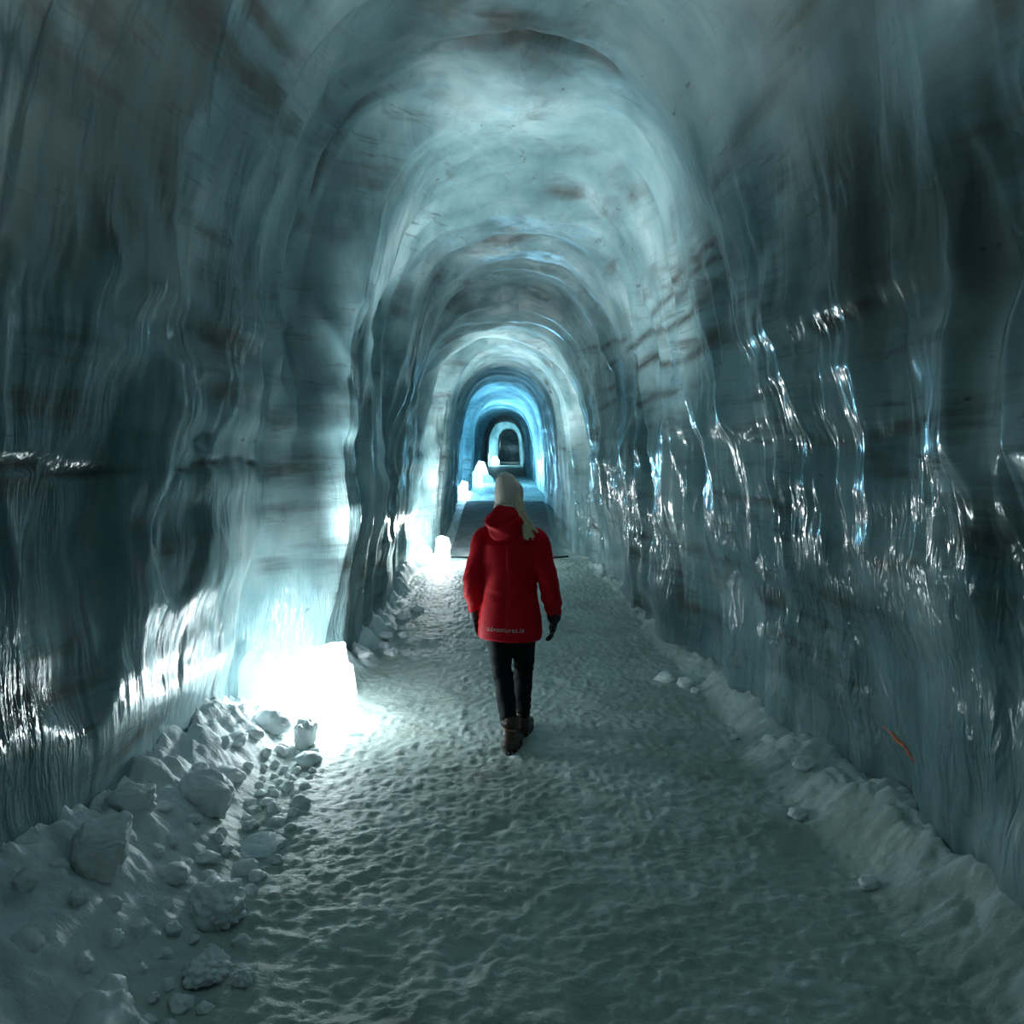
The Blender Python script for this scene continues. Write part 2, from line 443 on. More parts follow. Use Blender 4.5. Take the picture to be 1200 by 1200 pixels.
def floor_h(x, y, fine=True):
    x = np.asarray(x, float); y = np.asarray(y, float)
    hl, hr, t, u = bank(x, y)
    h = z0(y) + hl + hr
    h = h + .018*fbm(x*1.1, y*1.3, 0, 3, 71)
    wx = x + .06*N3(x*4, y*4, 0, 72); wy = y + .05*N3(x*3, y*5, 4, 73)
    rip = .5 - np.abs(N3(wx*7, wy*13, 0, 74))*1.4
    rip2 = .5 - np.abs(N3(wx*15, wy*24, 0, 75))*1.4
    h = h - .012 + (.006*rip + .006*rip2)*(1 - .3*t)
    if fine: h = h + .0075*fbm(x*30, y*36, 0, 2, 76)
    # trodden hollows
    d1, d2, idv = worley(x*1.5, y*1.25, 77)
    h = h - .026*np.maximum(0, 1 - (d1/.34)**2)*(idv > .25)*(1 - t)*.7
    # heaped, crumbling snow
    bx = x + .10*fbm(x*4, y*4, 0, 3, 78); by = y + .10*fbm(x*4, y*4, 3, 3, 79)
    bil = 0; am = 1.0
    for k, fr in enumerate((2.6, 5.5, 11, 22, 44)):
        bil = bil + am*np.abs(N3(bx*fr, by*fr, k*3.1, 90 + k)); am *= .56
    h = h + (t*.15 + u*np.interp(y, [4, 7], [.08, .02]))*(bil - .35)
    a, b, c = worley(bx*9, by*9, 81)
    h = h + t*.035*np.maximum(0, 1 - (a/.55)**2)*(c > -.2)
    h = h + u*.05*fbm(x*5, y*5, 0, 3, 82)
    # two deeper prints
    for px, py, r in ((-.04, 3.63, .045), (-.16, 2.66, .07), (.28, 2.36, .06), (.35, 5.9, .06)):
        h = h - .03*np.exp(-(((x - px)/r)**2 + ((y - py)/(r*1.3))**2))
    return h
fy = []
y = -7.0
while y < 75:
    fy.append(y)
    y += .1 if y < 1.2 else max(.0135, .0045*y) if y < 13.5 else max(.08, .008*y)
fy = np.array(fy); NX = 340
sx = np.linspace(0, 1, NX)
FX = (key(fy, 1) - .32)[:, None]*(1 - sx) + (key(fy, 2) + .32)[:, None]*sx
FY = np.repeat(fy[:, None], NX, 1)
FZ = floor_h(FX, FY)
me = grid_mesh('floor', np.stack([FX, FY, FZ], -1))
if normals(me)[:, 2].mean() < 0: me.flip_normals()
_hl, _hr, _t, _u = bank(FX, FY)
at = me.attributes.new('untrodden', 'FLOAT', 'POINT')
at.data.foreach_set('value', np.clip(_t*2.2 + _u*.25, 0, 1).reshape(-1).astype(np.float32))
tag(link('floor', me, M_FLOOR), kind='structure')
def fz(x, y): return float(floor_h(np.array([x]), np.array([y]), True)[0])
def px(u, v, y):
    """a point at depth y behind pixel column u (for laying things out on the floor)"""
    return (u - 598)/900*y

# ------------------------------------------------------------------ snow clods and ice
def rock(name, seed, rough=.25, facets=0, sub=4, boxy=1.0):
    bm = bmesh.new(); bmesh.ops.create_icosphere(bm, subdivisions=sub, radius=1)
    me = bpy.data.meshes.new(name); bm.to_mesh(me); bm.free()
    p = coords(me); rs = np.random.RandomState(seed)
    r = 1 + rough*fbm(p[:, 0]*1.2 + seed, p[:, 1]*1.2, p[:, 2]*1.2, 4, seed)
    p = np.sign(p)*np.abs(p)**boxy
    q = p*r[:, None]
    for _ in range(facets):
        n = rs.normal(size=3); n /= np.linalg.norm(n); dd = .55 + .3*rs.rand()
        e = np.maximum(0, q@n - dd); q -= (e*.93)[:, None]*n
    bl = 0; am = 1.0
    for k, fr in enumerate((1.9, 3.8, 8, 16)):
        bl = bl + am*np.abs(N3(p[:, 0]*fr + seed, p[:, 1]*fr, p[:, 2]*fr, seed + k)); am *= .5
    q += p*(.20*(bl - .4))[:, None]
    set_coords(me, q); smooth(me); return me
def lumpy(name, seed):
    """crumbled heap of snow grains stuck together"""
    me = rock(name, seed, .35, 0, 5); p = coords(me); n = p/np.linalg.norm(p, axis=1, keepdims=True)
    a, b, c = worley(n[:, 0]*2.6 + n[:, 2]*1.3 + seed, n[:, 1]*2.6 - n[:, 2]*1.1, seed)
    p = p*(1 + .17*np.maximum(0, 1 - (a/.6)**2) - .06)[:, None]
    set_coords(me, p); smooth(me); return me
def place(o, x, y, s, rot=(0, 0, 0), sink=.35, lift=0):
    o.scale = s if isinstance(s, tuple) else (s, s, s)
    o.rotation_euler = rot
    o.location = (x, y, fz(x, y) + o.scale[2]*(1 - 2*sink)*.9 + lift)
    return o

# the clods that can be told apart
named = [
 ('snow_slab', rock('snow_slab', 3, .2, 4, 5, .6), M_BANK, -1.20, 2.02, (.17, .22, .13), (.1, -.2, .4), 'large smooth white snow slab at the bottom left corner of the picture', 'snow slab'),
 ('snow_block', rock('snow_block', 8, .15, 4, 5, .5), M_BANK, -1.50, 2.74, (.095, .10, .085), (.1, .1, .5), 'squarish snow block against the left wall, the nearest one below the dark gap', 'snow block'),
 ('snow_clump', lumpy('snow_clump', 4), M_BANK, -1.14, 2.86, (.10, .12, .065), (0, 0, .5), 'bright crumbly snow clump at the edge of the bank, lying on the trodden path', 'snow clump'),
 ('snow_clump', lumpy('snow_clump', 14), M_BANK, -1.05, 2.55, (.08, .07, .04), (0, 0, 1.9), 'low crumbly snow clump on the path in front of the bright clump', 'snow clump'),
 ('snow_clump', lumpy('snow_clump', 15), M_BANK, -.92, 2.50, (.035, .035, .025), (0, 0, .2), 'small lone snow clump on the path right of the low crumbly one', 'snow clump'),
 ('ice_plate', rock('ice_plate', 21, .15, 4), M_CLEAR, -1.15, 3.40, (.11, .10, .02), (0, 0, .3), 'thin flat ice plate lying on the path beside the snow bank', 'ice plate'),
 ('snow_boulder', rock('snow_boulder', 5, .35, 3, 5), M_BANK, -1.46, 3.55, (.13, .13, .11), (.2, .1, .5), 'broad rounded snow boulder halfway along the left bank', 'snow boulder'),
 ('snow_boulder', rock('snow_boulder', 9, .2, 3), M_BANK, -1.48, 4.62, (.11, .085, .085), (0, 0, .2), 'rounded grey snow boulder in front of the glowing ice block', 'snow boulder'),
 ('snow_boulder', rock('snow_boulder', 12, .2, 5), M_BANK, -1.62, 4.55, (.065, .06, .05), (0, 0, .9), 'small square-topped snow boulder by the turquoise glow at the left wall', 'snow boulder'),
 ('ice_shard', rock('ice_shard', 17, .3, 7, 5, .8), M_BANK, -1.26, 4.60, (.07, .055, .13), (.1, .12, .3), 'upright jagged ice shard in front of the glowing ice block', 'ice shard'),
 ('ice_lump', rock('ice_lump', 19, .25, 5), M_CLEAR, -1.02, 4.78, (.038, .035, .05), (0, .2, .3), 'small glassy ice lump at the foot of the glowing block', 'ice lump'),
]
for nm, me, mt, x, y, s, r, lab, cat in named:
    tag(place(link(nm, me, mt), x, y, s, r, .3), lab, cat)
# the rest of the bank, which nothing tells apart
kinds = [rock('snow_clod', 30 + k, .30, 2 + k % 3, 4) for k in range(6)]
for k in kinds: k.materials.append(M_BANK)
rs = np.random.RandomState(5)
taken = [(x, y, max(sc_[:2])) for (_a, _b, _c, x, y, sc_, _d, _e, _f) in named] + [(-1.2, 5.0, .36), (-1.62, 5.05, .2)]
def free(x, y, s):
    if any(math.hypot(x - a, y - b) < 1.12*(s*1.25 + c) for a, b, c in taken): return False
    taken.append((x, y, s*1.25)); return True
n = tries = 0
while n < 110 and tries < 6000:
    tries += 1
    y = 1.75 + 3.1*rs.rand()**.9; xl = float(key(y, 1))
    wdt = float(np.interp(y, [1.8, 3, 4.2, 4.9], [.84, .72, .58, .42]))
    x = xl + .22 + (wdt - .12)*rs.rand()
    if y > 4.60 and x > -1.45: continue
    s = .032 + .075*rs.rand()**1.6
    if x > xl + wdt*.7: s *= .65
    if not free(x, y, s): continue
    o = link('snow_clod', kinds[rs.randint(6)])
    place(o, x, y, (s*(1 + .3*rs.rand()), s*(.9 + .3*rs.rand()), s*(.65 + .35*rs.rand())), (rs.rand()*.6, rs.rand()*.6, rs.rand()*6), .5)
    tag(o, 'rounded snow clod lying in the bank along the left ice wall', 'snow clod', 'snow clods in the left bank')
    n += 1
for k in range(16):
    y = 5.7 + 3.2*rs.rand(); x = float(key(y, 1)) + .14 + .22*rs.rand()
    s = .03 + .04*rs.rand()
    if not free(x, y, s): continue
    o = link('snow_clod', kinds[rs.randint(6)]); place(o, x, y, (s*1.2, s, s*.7), (0, 0, rs.rand()*6), .3)
    tag(o, 'snow clod at the foot of the left wall beyond the large glowing block', 'snow clod', 'snow clods beyond the glowing block')
for k in range(8):
    y = 2.9 + 3.2*rs.rand(); x = float(key(y, 2)) - .16 - .3*rs.rand()
    s = .025 + .05*rs.rand()**1.5
    if not free(x, y, s): continue
    o = link('snow_clod', kinds[rs.randint(6)]); place(o, x, y, (s*1.2, s, s*.8), (0, 0, rs.rand()*6), .35)
    tag(o, 'snow clod in the low drift along the right ice wall', 'snow clod', 'snow clods in the right drift')

# ------------------------------------------------------------------ glowing ice blocks, each with its lamp
def ice_block(name, outline, depth, seed, jit=.012):
    """outline: front face polygon (x, z); rough-hewn block of clear ice"""
    bm = bmesh.new()
    fr = [bm.verts.new((x, 0, z)) for x, z in outline]
    bk = [bm.verts.new((x*.92 + .01, depth, z*.95)) for x, z in outline]
    bm.faces.new(fr); bm.faces.new(bk[::-1])
    for i in range(len(fr)):
        j = (i + 1) % len(fr); bm.faces.new((fr[j], fr[i], bk[i], bk[j]))
    bmesh.ops.recalc_face_normals(bm, faces=bm.faces)
    bmesh.ops.bevel(bm, geom=list(bm.edges), offset=.014, segments=2, affect='EDGES', profile=.6)
    bmesh.ops.triangulate(bm, faces=bm.faces)
    bmesh.ops.subdivide_edges(bm, edges=[e for e in bm.edges if e.calc_length() > .05], cuts=2, use_grid_fill=True)
    me = bpy.data.meshes.new(name); bm.to_mesh(me); bm.free()
    p = coords(me)
    for a in range(3):
        p[:, a] += jit*fbm(p[:, 0]*9, p[:, 1]*9, p[:, 2]*9, 2, seed + a*31)
    set_coords(me, p); return me
def flood(x, y, z, to, watts, col, deg, blend=.6, r=.06):
    li = bpy.data.lights.new('flood_spot', 'SPOT'); li.energy = watts; li.color = col; li.shadow_soft_size = r
    li.spot_size = math.radians(deg); li.spot_blend = blend
    o = bpy.data.objects.new('flood_spot', li); C.objects.link(o); o.location = (x, y, z)
    o.rotation_euler = (Vector(to) - Vector((x, y, z))).to_track_quat('-Z', 'Y').to_euler(); return o
def lamp(x, y, z, watts, col, r=.06):
    li = bpy.data.lights.new('ice_lamp', 'POINT'); li.energy = watts; li.color = col; li.shadow_soft_size = r
    o = bpy.data.objects.new('ice_lamp', li); C.objects.link(o); o.location = (x, y, z); return o

def block(name, label, cat, x, y, outline, depth, seed, rz=0, mt=None):
    o = link(name, ice_block(name, outline, depth, seed), mt or M_GLOW)
    o.location = (x, y, fz(x, y) - .03); o.rotation_euler = (0, 0, rz)
    return tag(o, label, cat)
block('ice_block', 'large glowing white ice block on the snow at the foot of the left wall', 'ice block', -1.47, 4.84,
      [(-.03, 0), (.44, 0), (.475, .10), (.44, .36), (.415, .37), (.395, .53), (.30, .53), (.20, .485), (.13, .505), (.0, .44), (-.02, .2)], .30, 2, .10)
block('ice_block', 'bright ice block half hidden behind the left end of the large glowing one', 'ice block', -1.80, 4.94,
      [(0, 0), (.24, 0), (.25, .22), (.18, .36), (.08, .40), (.01, .26)], .16, 6, -.1)
lamp(-1.25, 4.91, .30, 66, (.90, .98, 1.0), .08)
flood(-1.15, 5.0, .42, (.50, 6.9, 4.1), 1900, (.90, .98, 1.0), 67, .9)

block('ice_block', 'glowing notched ice block at the left foot of the first inner arch', 'ice block', -1.33, 12.45,
      [(0, 0), (.36, 0), (.355, .12), (.34, .20), (.36, .30), (.32, .42), (.20, .46), (.11, .40), (.10, .2)], .25, 12, .05)
block('ice_block', 'small low glowing ice block left of the notched one at the first arch', 'ice block', -1.50, 12.1,
      [(0, 0), (.22, 0), (.24, .14), (.12, .24), (.02, .16)], .2, 16, -.1)
flood(-1.42, 12.66, .40, (.2, 13.5, 3.4), 700, (.88, .98, 1.0), 66, .6)
lamp(-1.15, 12.40, .55, 110, (.90, .98, 1.0), .07)

BLUE = (.25, .66, 1.0)
block('ice_block', 'tall stepped glowing ice block in the blue bay, nearest the dark passage', 'ice block', -1.42, 19.7,
      [(0, 0), (.50, 0), (.48, .22), (.34, .25), (.32, .48), (.18, .52), (.10, .36), (0, .3)], .3, 22)
block('ice_block', 'low glowing ice block at the end of the bright blue step, nearest the walker', 'ice block', -1.02, 19.3,
      [(0, 0), (.26, 0), (.22, .2), (.1, .26), (.02, .12)], .2, 24)
flood(-1.2, 19.9, 1.0, (.2, 26.5, 3.6), 1500, BLUE, 110, .9)
lamp(-1.2, 19.95, .95, 130, (.36, .74, 1), .08)
for (bx, by, ol, lab) in (
    (-1.50, 28.4, [(0, 0), (.5, 0), (.48, .3), (.3, .62), (.12, .5), (0, .4)], 'round-topped glowing ice block at the left of the far blue bay'),
    (-1.45, 30.5, [(0, 0), (.55, 0), (.6, .35), (.42, .85), (.2, .9), (0, .5)], 'tall glowing ice block by the dark far arch'),
    (-1.0, 30.2, [(0, 0), (.36, 0), (.34, .2), (.2, .36), (.05, .22)], 'small glowing ice block right of the tall one by the far arch')):
    block('ice_block', lab, 'ice block', bx, by, ol, .3, int(by*3))
flood(-1.2, 29.1, 1.0, (.2, 26.0, 3.6), 1700, BLUE, 150, .9)
flood(-1.2, 30.3, 1.0, (.2, 34.0, 3.6), 1200, BLUE, 120, .9)
lamp(-1.2, 29.0, .95, 110, (.42, .8, 1), .1)
block('ice_block', 'tiny glowing ice block at the foot of the farthest lit arch', 'ice block', -1.35, 53.2,
      [(0, 0), (.6, 0), (.62, .4), (.4, .75), (.15, .7), (0, .4)], .4, 91)
lamp(-1.1, 53.6, 1.4, 260, (.45, .85, 1.0), .1)
lamp(.2, 69.5, 2.2, 60, (.5, .85, 1.0), .1)
# the tunnel goes on behind the camera, with the row's next lamp; the flood is an added fill
flood(-1.25, .6, .45, (-.2, 2.3, 4.2), 800, (.88, .98, 1.0), 62, .8)  # unseen flood added to make the ceiling overhead a soft source
lamp(-1.3, -2.2, .5, 6, (.86, .98, 1.0), .08)

# ------------------------------------------------------------------ things on the floor and wall
# dark walkway mats inside the first arch
M_MAT = plain('worn_rubber_mat', (.17, .20, .20), .8, .25, 4, .1, .003)
def mat_mesh(w, l, t=.025):
    bm = bmesh.new(); bmesh.ops.create_grid(bm, x_segments=30, y_segments=60, size=.5)
    for v in bm.verts:
        v.co.x *= w; v.co.y = (v.co.y + .5)*l
    r = bmesh.ops.extrude_face_region(bm, geom=list(bm.faces))
    for e in r['geom']:
        if isinstance(e, bmesh.types.BMVert): e.co.z += t
    bmesh.ops.recalc_face_normals(bm, faces=bm.faces)
    me = bpy.data.meshes.new('walkway_mat'); bm.to_mesh(me); bm.free(); return me
for (xa, xb, lab) in ((-1.05, -.10, 'dark walkway mat in the first arch, on the left half of the path'), (-.085, .80, 'dark walkway mat in the first arch, on the right half of the path')):
    me = mat_mesh(xb - xa, 5.6); p = coords(me)
    p[:, 0] += (xa + xb)/2; p[:, 1] += 12.9
    top = p[:, 2] > .01
    p[:, 2] += z0(p[:, 1]) + .012 + .004*fbm(p[:, 0]*2, p[:, 1]*2, 0, 2, 4)
    o = link('walkway_mat', me, M_MAT)
    c = p.mean(0); c[2] = p[:, 2].min(); set_coords(me, p - c); o.location = c
    tag(o, lab, 'mat', 'walkway mats in the first arch')

def tube_mesh(name, pts, r, seg=10):
    pts = [Vector(q) for q in pts]; rr = r if isinstance(r, (list, tuple)) else [r]*len(pts)
    bm = bmesh.new(); rings = []
    for i, q in enumerate(pts):
        t = (pts[min(i+1, len(pts)-1)] - pts[max(i-1, 0)]).normalized()
        a = t.cross(Vector((0, 0, 1)) if abs(t.z) < .9 else Vector((1, 0, 0))).normalized(); b = t.cross(a)
        rings.append([bm.verts.new(q + (a*math.cos(2*PI*k/seg) + b*math.sin(2*PI*k/seg))*rr[i]) for k in range(seg)])
    for r0, r1 in zip(rings, rings[1:]):
        for k in range(seg): bm.faces.new((r0[k], r0[(k+1) % seg], r1[(k+1) % seg], r1[k]))
    bm.faces.new(rings[0][::-1]); bm.faces.new(rings[-1])
    bmesh.ops.recalc_face_normals(bm, faces=bm.faces)
    me = bpy.data.meshes.new(name); bm.to_mesh(me); bm.free(); smooth(me); return me
M_ROD = plain('dark_steel', (.035, .035, .035), .5, .2, 20)
xa, xb = .42, .93
o = link('steel_bar', tube_mesh('steel_bar', [(-.22, -.10, 0), (.02, -.01, .004), (.25, .10, .008)], .018), M_ROD)
o.location = (.72, 12.66, fz(.72, 12.66) + .03)
tag(o, 'thin dark bar across the path in front of the mats, right of the walker', 'bar')

# ------------------------------------------------------------------ the walker
def loft(bm, rings, seg=28, closed=True):
    """rings: (centre, rx, ry, axis direction or None for level)"""
    rows = []
    for c, rx, ry, t in rings:
        c = Vector(c)
        if t is None: a, b = Vector((1, 0, 0)), Vector((0, 1, 0))
        else:
            t = Vector(t).normalized()
            a = Vector((1, 0, 0)); a = (a - t*a.dot(t)).normalized(); b = t.cross(a)
        rows.append([bm.verts.new(c + a*rx*math.cos(2*PI*k/seg) + b*ry*math.sin(2*PI*k/seg)) for k in range(seg)])
    for r0, r1 in zip(rows, rows[1:]):
        for k in range(seg): bm.faces.new((r0[k], r0[(k+1) % seg], r1[(k+1) % seg], r1[k]))
    if closed:
        bm.faces.new(rows[0][::-1]); bm.faces.new(rows[-1])
def limb(bm, pts, seg=20):
    """pts: (x, y, z, r) or (x, y, z, rx, ry), smoothed by Catmull-Rom, rounded ends"""
    q = np.array([(p[0], p[1], p[2], p[3], p[4] if len(p) > 4 else p[3]) for p in pts], float)
    out = []
    e = np.vstack([2*q[0] - q[1], q, 2*q[-1] - q[-2]])
    for i in range(1, len(e) - 2):
        for t in np.linspace(0, 1, 7)[:-1]:
            a, b, c, d = e[i-1], e[i], e[i+1], e[i+2]
            out.append(.5*(2*b + (c - a)*t + (2*a - 5*b + 4*c - d)*t*t + (3*b - a - 3*c + d)*t**3))
    out.append(q[-1]); out = np.array(out)
    out[:, 3:] = np.maximum(out[:, 3:], .002)
    rings = []
    T = np.gradient(out[:, :3], axis=0)
    a, t = out[0], T[0]/np.linalg.norm(T[0])
    for k in (1.0, .92, .7, .38):
        rings.append((a[:3] - t*a[3]*k*.9, a[3]*math.sqrt(max(1 - k*k, .01)), a[4]*math.sqrt(max(1 - k*k, .01)), t))
    for o_, t in zip(out, T): rings.append((o_[:3], o_[3], o_[4], t))
    a, t = out[-1], T[-1]/np.linalg.norm(T[-1])
    for k in (.38, .7, .92, 1.0):
        rings.append((a[:3] + t*a[3]*k*.9, a[3]*math.sqrt(max(1 - k*k, .01)), a[4]*math.sqrt(max(1 - k*k, .01)), t))
    loft(bm, rings, seg)
def remeshed(name, bm, voxel, smooth_it=6, fac=.5):
    bmesh.ops.recalc_face_normals(bm, faces=bm.faces)
    me = bpy.data.meshes.new(name); bm.to_mesh(me); bm.free()
    o = bpy.data.objects.new('tmp', me); C.objects.link(o)
    md = o.modifiers.new('r', 'REMESH'); md.mode = 'VOXEL'; md.voxel_size = voxel
    if smooth_it:
        s = o.modifiers.new('s', 'SMOOTH'); s.iterations = smooth_it; s.factor = fac
    dg = bpy.context.evaluated_depsgraph_get()
    me2 = bpy.data.meshes.new_from_object(o.evaluated_get(dg))
    bpy.data.objects.remove(o); bpy.data.meshes.remove(me)
    me2.name = name; smooth(me2); return me2
def push(me, fn):
    p, n = coords(me), normals(me)
    set_coords(me, p + n*fn(p, n)[:, None])

WX, WY = .0, 4.57
person_z = fz(WX, WY - .06)
M_SKIN = plain('skin', (.55, .36, .28), .5, .06, 20)
M_RED = plain('red_shell_fabric', (.60, .004, .014), .6, .10, 60, .25, .001, .12)
M_CUFF = plain('black_cuff', (.012, .013, .015), .6, .2, 60)
M_TROU = plain('black_trousers', (.009, .011, .014), .7, .2, 40, .3, .002, .12)
M_BOOT = plain('brown_leather', (.055, .030, .020), .5, .4, 40, .5, .003)
M_SOLE = plain('black_rubber', (.010, .010, .010), .6, .2, 40)
M_TAN = plain('tan_trim', (.30, .16, .09), .6, .2, 60)
M_STEEL = plain('spike_steel', (.45, .45, .45), .35, .1, 30, metal=.9)
M_HAIR = plain('blonde_hair', (.78, .64, .42), .45, .25, 40, .8, .006, .5, (6, 6, .6))

# skeleton (metres, walker's own frame: feet at z 0, walking towards +y)
HIP_L, HIP_R = (-.090, .03, .86), (.078, .05, .86)
KN_L, KN_R = (-.060, .05, .47), (.050, .17, .47)
AN_L, AN_R = (.010, -.035, .10), (.032, .245, .10)
SH_L, SH_R = (-.158, 0, 1.29), (.158, 0, 1.285)
EL_L, EL_R = (-.228, -.02, 1.04), (.240, -.03, 1.03)
WR_L, WR_R = (-.224, .045, .81), (.262, .03, .82)

def hand(bm, wr, s, k=1.0, palm_dir=-1):
    """palm, four unequal curled fingers, thumb off the side of the palm near its base; k scales thickness"""
    W = Vector(wr)
    fwd = 1
    # the hand hangs down, back of the hand outwards (s = -1 left, +1 right), thumb to the front (+y)
    def L(x, y, z): return (W.x + s*x, W.y + y, W.z + z)
    limb(bm, [(*L(0, 0, .03), .026*k, .026*k), (*L(.0, .002, -.01), .024*k, .028*k), (*L(-.002, .006, -.045), .017*k, .036*k), (*L(-.008, .008, -.078), .015*k, .036*k)], 16)
    for i, (oy, ln, r) in enumerate(((.036, .060, .0095), (.014, .068, .0100), (-.010, .063, .0096), (-.030, .050, .0086))):
        a = .20 + .05*i
        p0 = L(-.004, oy*.9, -.060); p1 = L(-.010, oy, -.085)
        p2 = L(-.010 - ln*.42*math.sin(a), oy*1.02, -.085 - ln*.45*math.cos(a))
        p3 = L(-.010 - ln*.42*math.sin(a) - ln*.33*math.sin(a*2.2), oy*1.0, -.085 - ln*.45*math.cos(a) - ln*.33*math.cos(a*2.2))
        p4 = L(-.010 - ln*.42*math.sin(a) - ln*.33*math.sin(a*2.2) - ln*.22*math.sin(a*3.2), oy*.97, -.085 - ln*.45*math.cos(a) - ln*.33*math.cos(a*2.2) - ln*.22*math.cos(a*3.2))
        limb(bm, [(*p0, r*k), (*p1, r*k), (*p2, r*.96*k), (*p3, r*.9*k), (*p4, r*.75*k)], 10)
    limb(bm, [(*L(-.004, .015, -.015), .013*k), (*L(-.014, .040, -.038), .0125*k), (*L(-.022, .050, -.062), .011*k), (*L(-.028, .050, -.082), .009*k)], 10)

def head_mesh_into(bm, c, rx, ry, rz):
    bb = bmesh.new(); bmesh.ops.create_uvsphere(bb, u_segments=48, v_segments=36, radius=1)
    for v in bb.verts:
        x, y, z = v.co
        jaw = 1 - .22*max(0, -z)**1.3
        v.co = Vector((x*rx*jaw, y*ry*(1 - .06*max(0, -z)), z*rz)) + Vector(c)
        if y > .5:                                           # the face looks ahead (+y)
            fx_, fz_ = x, z
            d = .0
            d += .020*math.exp(-((fx_/.14)**2 + ((fz_ + .18)/.16)**2))        # nose
            d += .012*math.exp(-((fx_/.09)**2 + ((fz_ - .02)/.16)**2))
            d -= .010*(math.exp(-(((abs(fx_) - .36)/.15)**2 + ((fz_ - .02)/.10)**2)))   # eye sockets
            d += .005*math.exp(-((fx_/.26)**2 + ((fz_ + .46)/.045)**2))      # lips
            d += .005*math.exp(-((fx_/.24)**2 + ((fz_ + .56)/.05)**2))
            d -= .004*math.exp(-((fx_/.24)**2 + ((fz_ + .51)/.02)**2))
            d += .008*math.exp(-((fx_/.25)**2 + ((fz_ + .85)/.14)**2))       # chin
            v.co.y += d
    tmp = bpy.data.meshes.new('h'); bb.to_mesh(tmp); bb.free(); bm.from_mesh(tmp); bpy.data.meshes.remove(tmp)
    for s in (-1, 1):                                       # ears
        limb(bm, [(c[0] + s*rx*.97, c[1] - .01, c[2] + .02, .008, .016), (c[0] + s*rx*1.02, c[1] - .012, c[2] - .005, .007, .015), (c[0] + s*rx*.97, c[1] - .008, c[2] - .03, .006, .010)], 10)

HEAD = (-.014, .03, 1.525)
bm = bmesh.new()
head_mesh_into(bm, HEAD, .071, .088, .108)
limb(bm, [(-.01, .012, 1.47, .05), (-.004, .0, 1.40, .052), (0, -.005, 1.34, .07)])
loft(bm, [((0, 0, .80), .13, .09, None), ((0, 0, .90), .15, .10, None), ((0, 0, 1.02), .125, .085, None), ((0, 0, 1.15), .14, .095, None), ((0, 0, 1.27), .15, .09, None), ((0, 0, 1.34), .12, .07, None), ((0, 0, 1.37), .06, .05, None)])
for h_, k_, a_ in ((HIP_L, KN_L, AN_L), (HIP_R, KN_R, AN_R)):
    limb(bm, [(*h_, .075), (*((Vector(h_)*.5 + Vector(k_)*.5)), .065), (*k_, .046), (*(Vector(k_)*.6 + Vector(a_)*.4), .046), (*a_, .032)])
    limb(bm, [(a_[0], a_[1] - .02, .055, .028), (a_[0], a_[1] + .06, .045, .032, .026), (a_[0], a_[1] + .15, .035, .034, .016)])
for s_, e_, w_, sg_ in ((SH_L, EL_L, WR_L, -1), (SH_R, EL_R, WR_R, 1)):
    limb(bm, [(s_[0]*.6, 0, 1.31, .05), (*s_, .047), (*e_, .036), (*w_, .025)])
    hand(bm, w_, sg_, .72)
body_me = remeshed('person', bm, .006, 3)
person = link('person', body_me, M_SKIN)
person.location = (WX, WY, person_z); person.rotation_euler = (0, 0, math.radians(-11)); 
tag(person, 'person in a red hooded jacket and cream beanie walking away down the ice tunnel', 'person')

# trousers
bm = bmesh.new()
loft(bm, [((0, .02, .74), .15, .10, None), ((0, .015, .80), .165, .115, None), ((0, .01, .90), .16, .11, None), ((0, .01, 1.0), .14, .10, None)])
for h_, k_, a_ in ((HIP_L, KN_L, AN_L), (HIP_R, KN_R, AN_R)):
    h, k, a = Vector(h_), Vector(k_), Vector(a_)
    top = Vector((h.x*.95, h.y, .84))
    limb(bm, [(*top, .092, .10), (*(top*.55 + k*.45), .079, .088), (*k, .064, .070), (*(k*.55 + a*.45), .059, .066), (*(k*.2 + a*.8), .051, .058), (*(a + Vector((0, .0, .045))), .049, .056)])
tm = remeshed('trousers', bm, .008, 5)
def trou_wr(p, n):
    kz = np.exp(-((p[:, 2] - .47)/.11)**2) + .8*np.exp(-((p[:, 2] - .2)/.09)**2)
    w = N3(p[:, 0]*14, p[:, 1]*14, p[:, 2]*42, 3)
    return .007*kz*w + .004*N3(p[:, 0]*18, p[:, 1]*18, p[:, 2]*16, 4)
push(tm, trou_wr)
link('trousers', tm, M_TROU, person)

